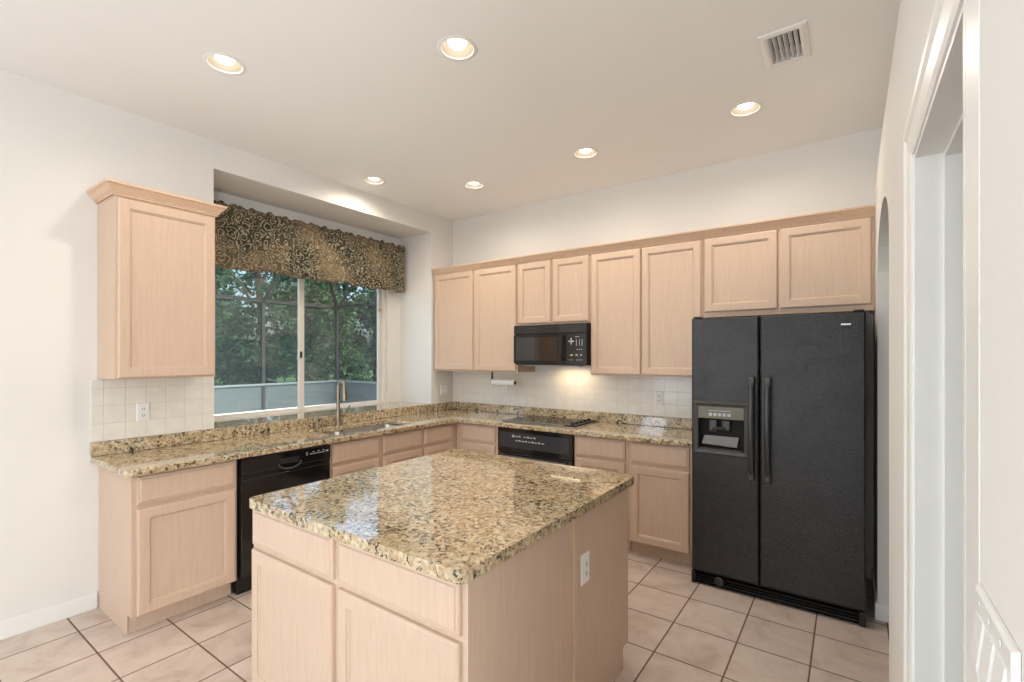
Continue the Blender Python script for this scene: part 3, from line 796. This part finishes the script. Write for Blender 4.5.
t = empty('kitchen_faucet', (.082, -1.555, .9155), 0, 'brushed nickel pull-down gooseneck faucet behind the sink', 'faucet')
b = B(); b.lathe([(.030, 0), (.030, .006), (.025, .012), (.023, .10), (.0185, .125), (.017, .13)], n=24); b.build('base', MT['nickel'], t, smooth=True)
dirv = Vector((.86, .52)).normalized()
pts = [(0, 0, .13), (0, 0, .22), (0, 0, .34)]
R_ = .027
for i in range(1, 10):
    a = pi - pi * i / 9
    pts.append((dirv.x * (R_ + R_ * cos(a)), dirv.y * (R_ + R_ * cos(a)), .34 + R_ * 1.3 * sin(a)))
b = B(); b.tube(pts, .0150, 14); b.build('neck', MT['nickel'], t, smooth=True)
e = Vector((dirv.x * 2 * R_, dirv.y * 2 * R_, 0))
b = B(); b.tube([(e.x, e.y, .342), (e.x, e.y, .30), (e.x * 1.06, e.y * 1.06, .255), (e.x * 1.1, e.y * 1.1, .215)], [.018, .021, .024, .0235], 14); b.build('spray_head', MT['nickel'], t, smooth=True)
b = B(); b.tube([(0, .018, .085), (.004, .050, .090), (.01, .072, .115), (.02, .105, .165)], [.012, .009, .008, .007], 10); b.build('lever', MT['nickel'], t, smooth=True)
t = empty('soap_dispenser', (.065, -1.742, .9155), 0, 'small brushed nickel soap pump left of the faucet', 'soap dispenser')
b = B(); b.lathe([(.020, 0), (.020, .006), (.013, .012), (.012, .045), (.008, .050), (.008, .070), (.013, .072), (.013, .084), (.004, .086)], n=20); b.build('base', MT['nickel'], t, smooth=True)
b = B(); b.tube([(.010, 0, .078), (.045, .004, .078), (.058, .005, .070)], [.006, .0055, .005], 10); b.build('spout', MT['nickel'], t, smooth=True)

# ------------------------------------------------------------------ paper towel holder under the corner cabinet
t = empty('paper_towel_holder', (.725, -.20, 1.3605), 0, 'white paper towel holder mounted under the corner wall cabinet', 'paper towel holder')
b = B(); b.box(-.015, .015, -.02, .02, -.005, 0, .002); b.box(-.006, .002, -.012, .012, -.125, -.004, .003); b.build('bracket', MT['grey'], t)
b = B(); b.lathe([(.002, 0), (.029, 0), (.031, .004), (.031, .276), (.029, .280), (.002, .280)], (.003, 0, -.108), axis='X', n=24); b.build('towel_tube', MT['white'], t, smooth=True)
b = B(); b.lathe([(.002, 0), (.016, 0), (.016, .006), (.002, .008)], (.2838, 0, -.108), axis='X', n=20); b.build('end_cap', MT['black'], t)

# ------------------------------------------------------------------ valance
t = empty('window_valance', (-.36, -1.44, 2.70), 0, 'gathered dark scroll print fabric valance across the top of the window', 'valance')
VY0, VY1 = -2.485, -.405
rnd = random.Random(3)
ph = [rnd.uniform(0, 6.28) for _ in range(6)]
def vx(y, z):
    f = (2.70 - z) / .46
    a = .022 * (1 - 2 * abs(sin(y * 8.5 + ph[5] + .4 * sin(y * 3)))) + .010 * sin(y * 21 + ph[0] + .5 * sin(y * 5)) + .008 * sin(y * 43 + ph[1] + 2 * sin(y * 3.1)) + .004 * sin(y * 96 + ph[2])
    return a * (.45 + .65 * f)
b = B(); NY, NZ = 260, 16; g = []
L = [(-.36 - .13, VY0, 0)]
ret = 8
cols = [(-.13 + .13 * i / ret, VY0 - .0, 0) for i in range(ret)] + [(None, VY0 + (VY1 - VY0) * i / NY, 0) for i in range(NY + 1)] + [(-.13 * (i + 1) / ret, VY1, 0) for i in range(ret)]
for k in range(NZ + 1):
    row = []
    for x0, y, _ in cols:
        s = k / NZ
        ztop = 2.742 + .008 * sin(y * 47 + ph[3]) + .006 * sin(y * 83 + ph[4])
        zbot = 2.228 + .010 * sin(y * 9.5 + ph[5]) + .005 * sin(y * 31)
        z = ztop + (zbot - ztop) * s
        bulge = .012 * math.exp(-((z - 2.70) / .03) ** 2)
        x = (vx(y, z) + bulge) if x0 is None else x0
        row.append(b.bm.verts.new((x, y + 1.44, z - 2.70)))
    g.append(row)
for r0, r1 in zip(g, g[1:]):
    for i in range(len(cols) - 1): b.bm.faces.new((r0[i], r0[i + 1], r1[i + 1], r1[i]))
o = b.build('fabric', MT['valance'], t, smooth=True)
md = o.modifiers.new('thick', 'SOLIDIFY'); md.thickness = .003
b = B(); b.box(-.135, -.020, VY0 + 1.44 + .006, VY1 + 1.44 - .006, -.012, .006, .003); b.build('mounting_board', MT['trim'], t)

# ------------------------------------------------------------------ recessed lights and vent
LL = ['recessed ceiling light in front of the bare wall left of the window',
      'recessed ceiling light directly above the front of the island',
      'recessed ceiling light between the air vent and the refrigerator cabinets',
      'recessed ceiling light in front of the back wall, between the microwave and the air vent',
      'small recessed ceiling light close to the wall above the window',
      'recessed ceiling light near the back left corner of the room']
for (x, y), lab in zip(LIGHTS, LL):
    t = empty('recessed_light', (x, y, H), 0, lab, 'ceiling light', 'recessed ceiling lights')
    b = B(); b.lathe([(.0785, .012), (.0785, -.001), (.082, -.005), (.094, -.0045), (.101, -.001), (.101, -.0003)], n=40, cap=False); b.build('trim_ring', MT['white'], t, smooth=True)
    b = B(); b.lathe([(.0783, .001), (.074, .05), (.066, .095), (.002, .095)], n=40, cap=False); b.build('baffle', MT['baffle'], t, smooth=True)
    b = B(); b.lathe([(.002, .006), (.024, .008), (.042, .018), (.049, .036), (.042, .062), (.002, .090)], n=32, cap=False); b.build('bulb', MT['bulb'], t, smooth=True)
    lp = lamp('recessed_lamp', 'SPOT', (x, y, H - .004), (0, 0, 0), 25, (1.0, .90, .77), spot_size=radians(172), spot_blend=.85, shadow_soft_size=.04)
t = empty('ceiling_vent', ((VENT[0] + VENT[1]) / 2, (VENT[2] + VENT[3]) / 2, H), 0, 'white slatted air vent in the ceiling', 'vent')
hx, hy = (VENT[1] - VENT[0]) / 2, (VENT[3] - VENT[2]) / 2
def fr2(i, z): return [(-hx + i, -hy + i, z), (hx - i, -hy + i, z), (hx - i, hy - i, z), (-hx + i, hy - i, z)]
b = B(); b.rings([fr2(0, -.0005), fr2(.004, -.006), fr2(.022, -.010), fr2(.034, -.008), fr2(.034, .01)], False, False); b.build('frame', MT['white'], t)
for i in range(7):
    x = -hx + .036 + i * (2 * hx - .072) / 6
    b = B(); b.rings([[(x - .001, y, -.008), (x + .001, y, -.008), (x + .013, y, .016), (x + .011, y, .016)] for y in (-hy + .0345, hy - .0345)], True, True); b.build('slat', MT['white'], t)
b = B(); b.box(-hx + .031, hx - .031, -hy + .031, hy - .031, .06, .07); b.build('duct', MT['slot'], t)

# ------------------------------------------------------------------ outlets and switches (local: plate in xz, facing -y)
def plate(b, w, h, t=.006): b.rings([fr(-w / 2, w / 2, -h / 2, h / 2, 0), fr(-w / 2, w / 2, -h / 2, h / 2, -t * .5), fr(-w / 2, w / 2, -h / 2, h / 2, -t, .004)], True, True)
def outlet(loc, rz, label, w=.070, h=.115):
    t = empty('power_outlet', loc, rz, label, 'outlet', 'power outlets')
    b = B(); plate(b, w, h); b.build('plate', MT['white'], t)
    for s in (-1, 1):
        b = B(); b.box(-.017, .017, -.0085, -.006, s * .020 - .014, s * .020 + .014, .003); r = b.build('receptacle', MT['white'], t)
        b = B()
        for x in (-.007, .005): b.box(x, x + .003, -.0092, -.0084, s * .020 - .004, s * .020 + .006)
        b.box(-.002, .002, -.0092, -.0084, s * .020 - .011, s * .020 - .007)
        b.build('slots', MT['slot'], r)
    return t
outlet((2.377, -.0095, 1.158), 0, 'white outlet in the tiled back wall left of the refrigerator')
outlet((.0095, -2.935, 1.160), R90, 'white outlet in the tiles under the single wall cabinet')
outlet((IX1 + .0055, -2.276, .640), R90, 'white outlet on the side of the kitchen island', .072, .122)
outlet((.742, -.0095, 1.190), 0, 'white outlet in the tiles below the paper towel holder')
def rocker(b, x, w, up=True):
    pr = [(-.033, -.005), (-.033, -.010), (-.018, -.013), (.033, -.0075), (.033, -.005)]
    b.rings([[(x - w / 2, y, z) for z, y in pr], [(x + w / 2, y, z) for z, y in pr]], True, True)
t = empty('light_switch', (0.0005, -.148, 1.142), R90, 'white double rocker switch in the corner between window alcove and back wall', 'light switch')
b = B(); plate(b, .116, .115); b.build('plate', MT['white'], t)
for x in (-.023, .023): b = B(); rocker(b, x, .033); b.build('rocker', MT['white'], t)
t = empty('light_switch', (XR - .0005, -3.3575, 1.187), -R90, 'large white three gang rocker switch on the wall right of the doorway', 'light switch')
b = B(); plate(b, .163, .120, .006); b.build('plate', MT['white'], t)
for i, x in enumerate((-.046, 0, .046)): b = B(); rocker(b, x, .034, i != 1); b.build('rocker', MT['white'], t)
for x in (-.046, 0, .046):
    for z in (-.049, .049): b = B(); b.lathe([(.003, 0), (.003, -.001), (.0005, -.0012)], (x, -.0068, z), axis='Y', n=10); b.build('screw', MT['white'], t)

# ------------------------------------------------------------------ outside: deck, lawn, screen enclosure, trees
GZ = -.12
b = B(); b.box(-11.1, -.62, -12, 6.3, GZ - .1, GZ); struct(b.build('pool_deck', MT['deck']))
b = B(); b.box(-40, -11.12, -30, 40, GZ - .1, GZ - .02); b.box(-11.12, -.6, 6.32, 40, GZ - .1, GZ - .02); struct(b.build('lawn', MT['grass']))
EX, EY, BH, KH, RH, RX = -10.8, 5.93, 3.14, .62, 4.75, 1.9
t = empty('screen_enclosure', (EX, EY, GZ), 0, 'grey framed pool screen enclosure outside the window', 'screen enclosure')
g0 = -GZ
posts = [5.93, 3.37, .81, -1.75, -4.31, -6.87]
def bar(name, p, q, r, mat, n=4):
    b = B(); b.tube([Vector(p) - Vector((EX, EY, GZ)), Vector(q) - Vector((EX, EY, GZ))], r, n); return b.build(name, mat, t)
def ebox(name, x0, x1, y0, y1, z0, z1, mat): b = B(); b.box(x0 - EX, x1 - EX, y0 - EY, y1 - EY, z0 - GZ, z1 - GZ, .004); return b.build(name, mat, t)
for y in posts:
    ebox('post', EX - .05, EX + .05, y - .05, y + .05, GZ + .001, BH, MT['bronze'])
    bar('rafter', (EX, y, BH), (EX + RX, y, RH), .055, MT['bronze'])
for x in (-8.2, -5.6, -3.0):
    ebox('post', x - .05, x + .05, EY - .05, EY + .05, GZ + .001, BH, MT['bronze'])
    bar('rafter', (x, EY, BH), (x, EY - RX, RH), .055, MT['bronze'])
bar('rafter', (EX, EY, BH), (EX + RX, EY - RX, RH), .055, MT['bronze'])
ebox('beam', EX - .05, EX + .05, posts[-1], EY + .05, BH, BH + .10, MT['bronze']); ebox('beam', EX + .05, -.7, EY - .05, EY + .05, BH, BH + .10, MT['bronze'])
ebox('beam', EX + RX - .05, EX + RX + .05, posts[-1], EY - RX, RH, RH + .10, MT['bronze'])
ebox('chair_rail', EX - .045, EX + .055, posts[-1], EY + .05, KH, KH + .06, MT['rail']); ebox('chair_rail', EX + .055, -.7, EY - .055, EY + .045, KH, KH + .06, MT['rail'])
ebox('kick_plate', EX - .02, EX + .02, posts[-1], EY + .02, GZ + .002, KH, MT['kick']); ebox('kick_plate', EX + .02, -.7, EY - .02, EY + .02, GZ + .002, KH, MT['kick'])
b = B()
def quad(*pts): b.bm.faces.new([b.bm.verts.new(Vector(p) - Vector((EX, EY, GZ))) for p in pts])
quad((EX, posts[-1], KH), (EX, EY, KH), (EX, EY, BH), (EX, posts[-1], BH)); quad((EX, EY, KH), (-.7, EY, KH), (-.7, EY, BH), (EX, EY, BH))
quad((EX, posts[-1], BH), (EX, EY, BH), (EX + RX, EY - RX, RH), (EX + RX, posts[-1], RH)); quad((EX, EY, BH), (-.7, EY, BH), (-.7, EY - RX, RH), (EX + RX, EY - RX, RH))
b.build('screen_mesh', MT['screen'], t)

rt = random.Random(11)
def foliage(b, n, cx, cy, cz, rx, ry, rz, ls, droop=.3):
    for _ in range(n):
        while True:
            p = Vector((rt.uniform(-1, 1), rt.uniform(-1, 1), rt.uniform(-1, 1)))
            if p.length < 1: break
        p = p * (0.45 + .55 * rt.random()) if rt.random() < .4 else p.normalized() * rt.uniform(.7, 1.0)
        c = Vector((cx + p.x * rx, cy + p.y * ry, cz + p.z * rz))
        d = Vector((rt.gauss(0, 1), rt.gauss(0, 1), rt.gauss(-droop, .7))).normalized()
        s = d.cross(Vector((rt.gauss(0, 1), rt.gauss(0, 1), rt.gauss(0, 1)))).normalized()
        l = ls * rt.uniform(.6, 1.4); w_ = l * .24
        m_ = c + d * l * .5; nn = d.cross(s) * l * .10
        v = [b.bm.verts.new(q) for q in (c, m_ + s * w_ + nn, c + d * l, m_ - s * w_ + nn)]
        b.bm.faces.new((v[0], v[1], v[2])); b.bm.faces.new((v[0], v[2], v[3]))
def tree(x, y, h, r, mat, label):
    t = empty('leafy_tree', (x, y, GZ - .02), 0, label, 'tree', 'trees beyond the pool screen')
    b = B(); lean = rt.uniform(-.3, .3)
    b.tube([(0, 0, 0), (lean * .3, .1, h * .3), (lean, -.1, h * .65), (lean * 1.4, 0, h * .9)], [.16, .13, .09, .03], 8)
    for k in range(4):
        a = rt.uniform(0, 6.28); z = h * rt.uniform(.3, .6)
        b.tube([(lean * .5, 0, z), (lean * .5 + cos(a) * r * .35, sin(a) * r * .35, z + h * .15), (lean * .5 + cos(a) * r * .7, sin(a) * r * .7, z + h * .22)], [.06, .04, .015], 6)
    b.build('trunk', MT['bark'], t)
    b = B()
    for k in range(19):
        a = rt.uniform(0, 6.28); q = r * rt.uniform(.1, .66); z = h * (.08 + .86 * rt.random() ** 1.15)
        foliage(b, 235, lean * z / h + cos(a) * q, sin(a) * q, z, r * .42, r * .42, h * .085, .25)
    b.build('foliage', mat, t)
spots = [(-14.3, -6.0, 1.7), (-13.4, -2.4, 1.6), (-13.9, 1.1, 1.7), (-13.5, 4.6, 1.6), (-14.0, 8.1, 1.7), (-11.6, 10.6, 1.6), (-8.3, 8.9, 1.6), (-4.9, 8.8, 1.6),
         (-18.2, -4.0, 2.0), (-18.0, .2, 2.0), (-18.4, 4.5, 2.0), (-18.0, 8.8, 2.0), (-17.8, 13.2, 1.9), (-15.0, 11.7, 1.2), (-16.2, 17.2, 2.0), (-21.5, 17.0, 2.1), (-11.2, 14.6, 1.7), (-7.0, 12.8, 1.9), (-22.5, 2.5, 2.2), (-22.5, 7.5, 2.2), (-23.0, 12.6, 2.2)]
for i, (x, y, r) in enumerate(spots):
    tree(x, y, rt.uniform(6.2, 8.4), r, MT['leaf1'] if i % 2 else MT['leaf2'], 'leafy green tree growing in the garden beyond the pool screen')
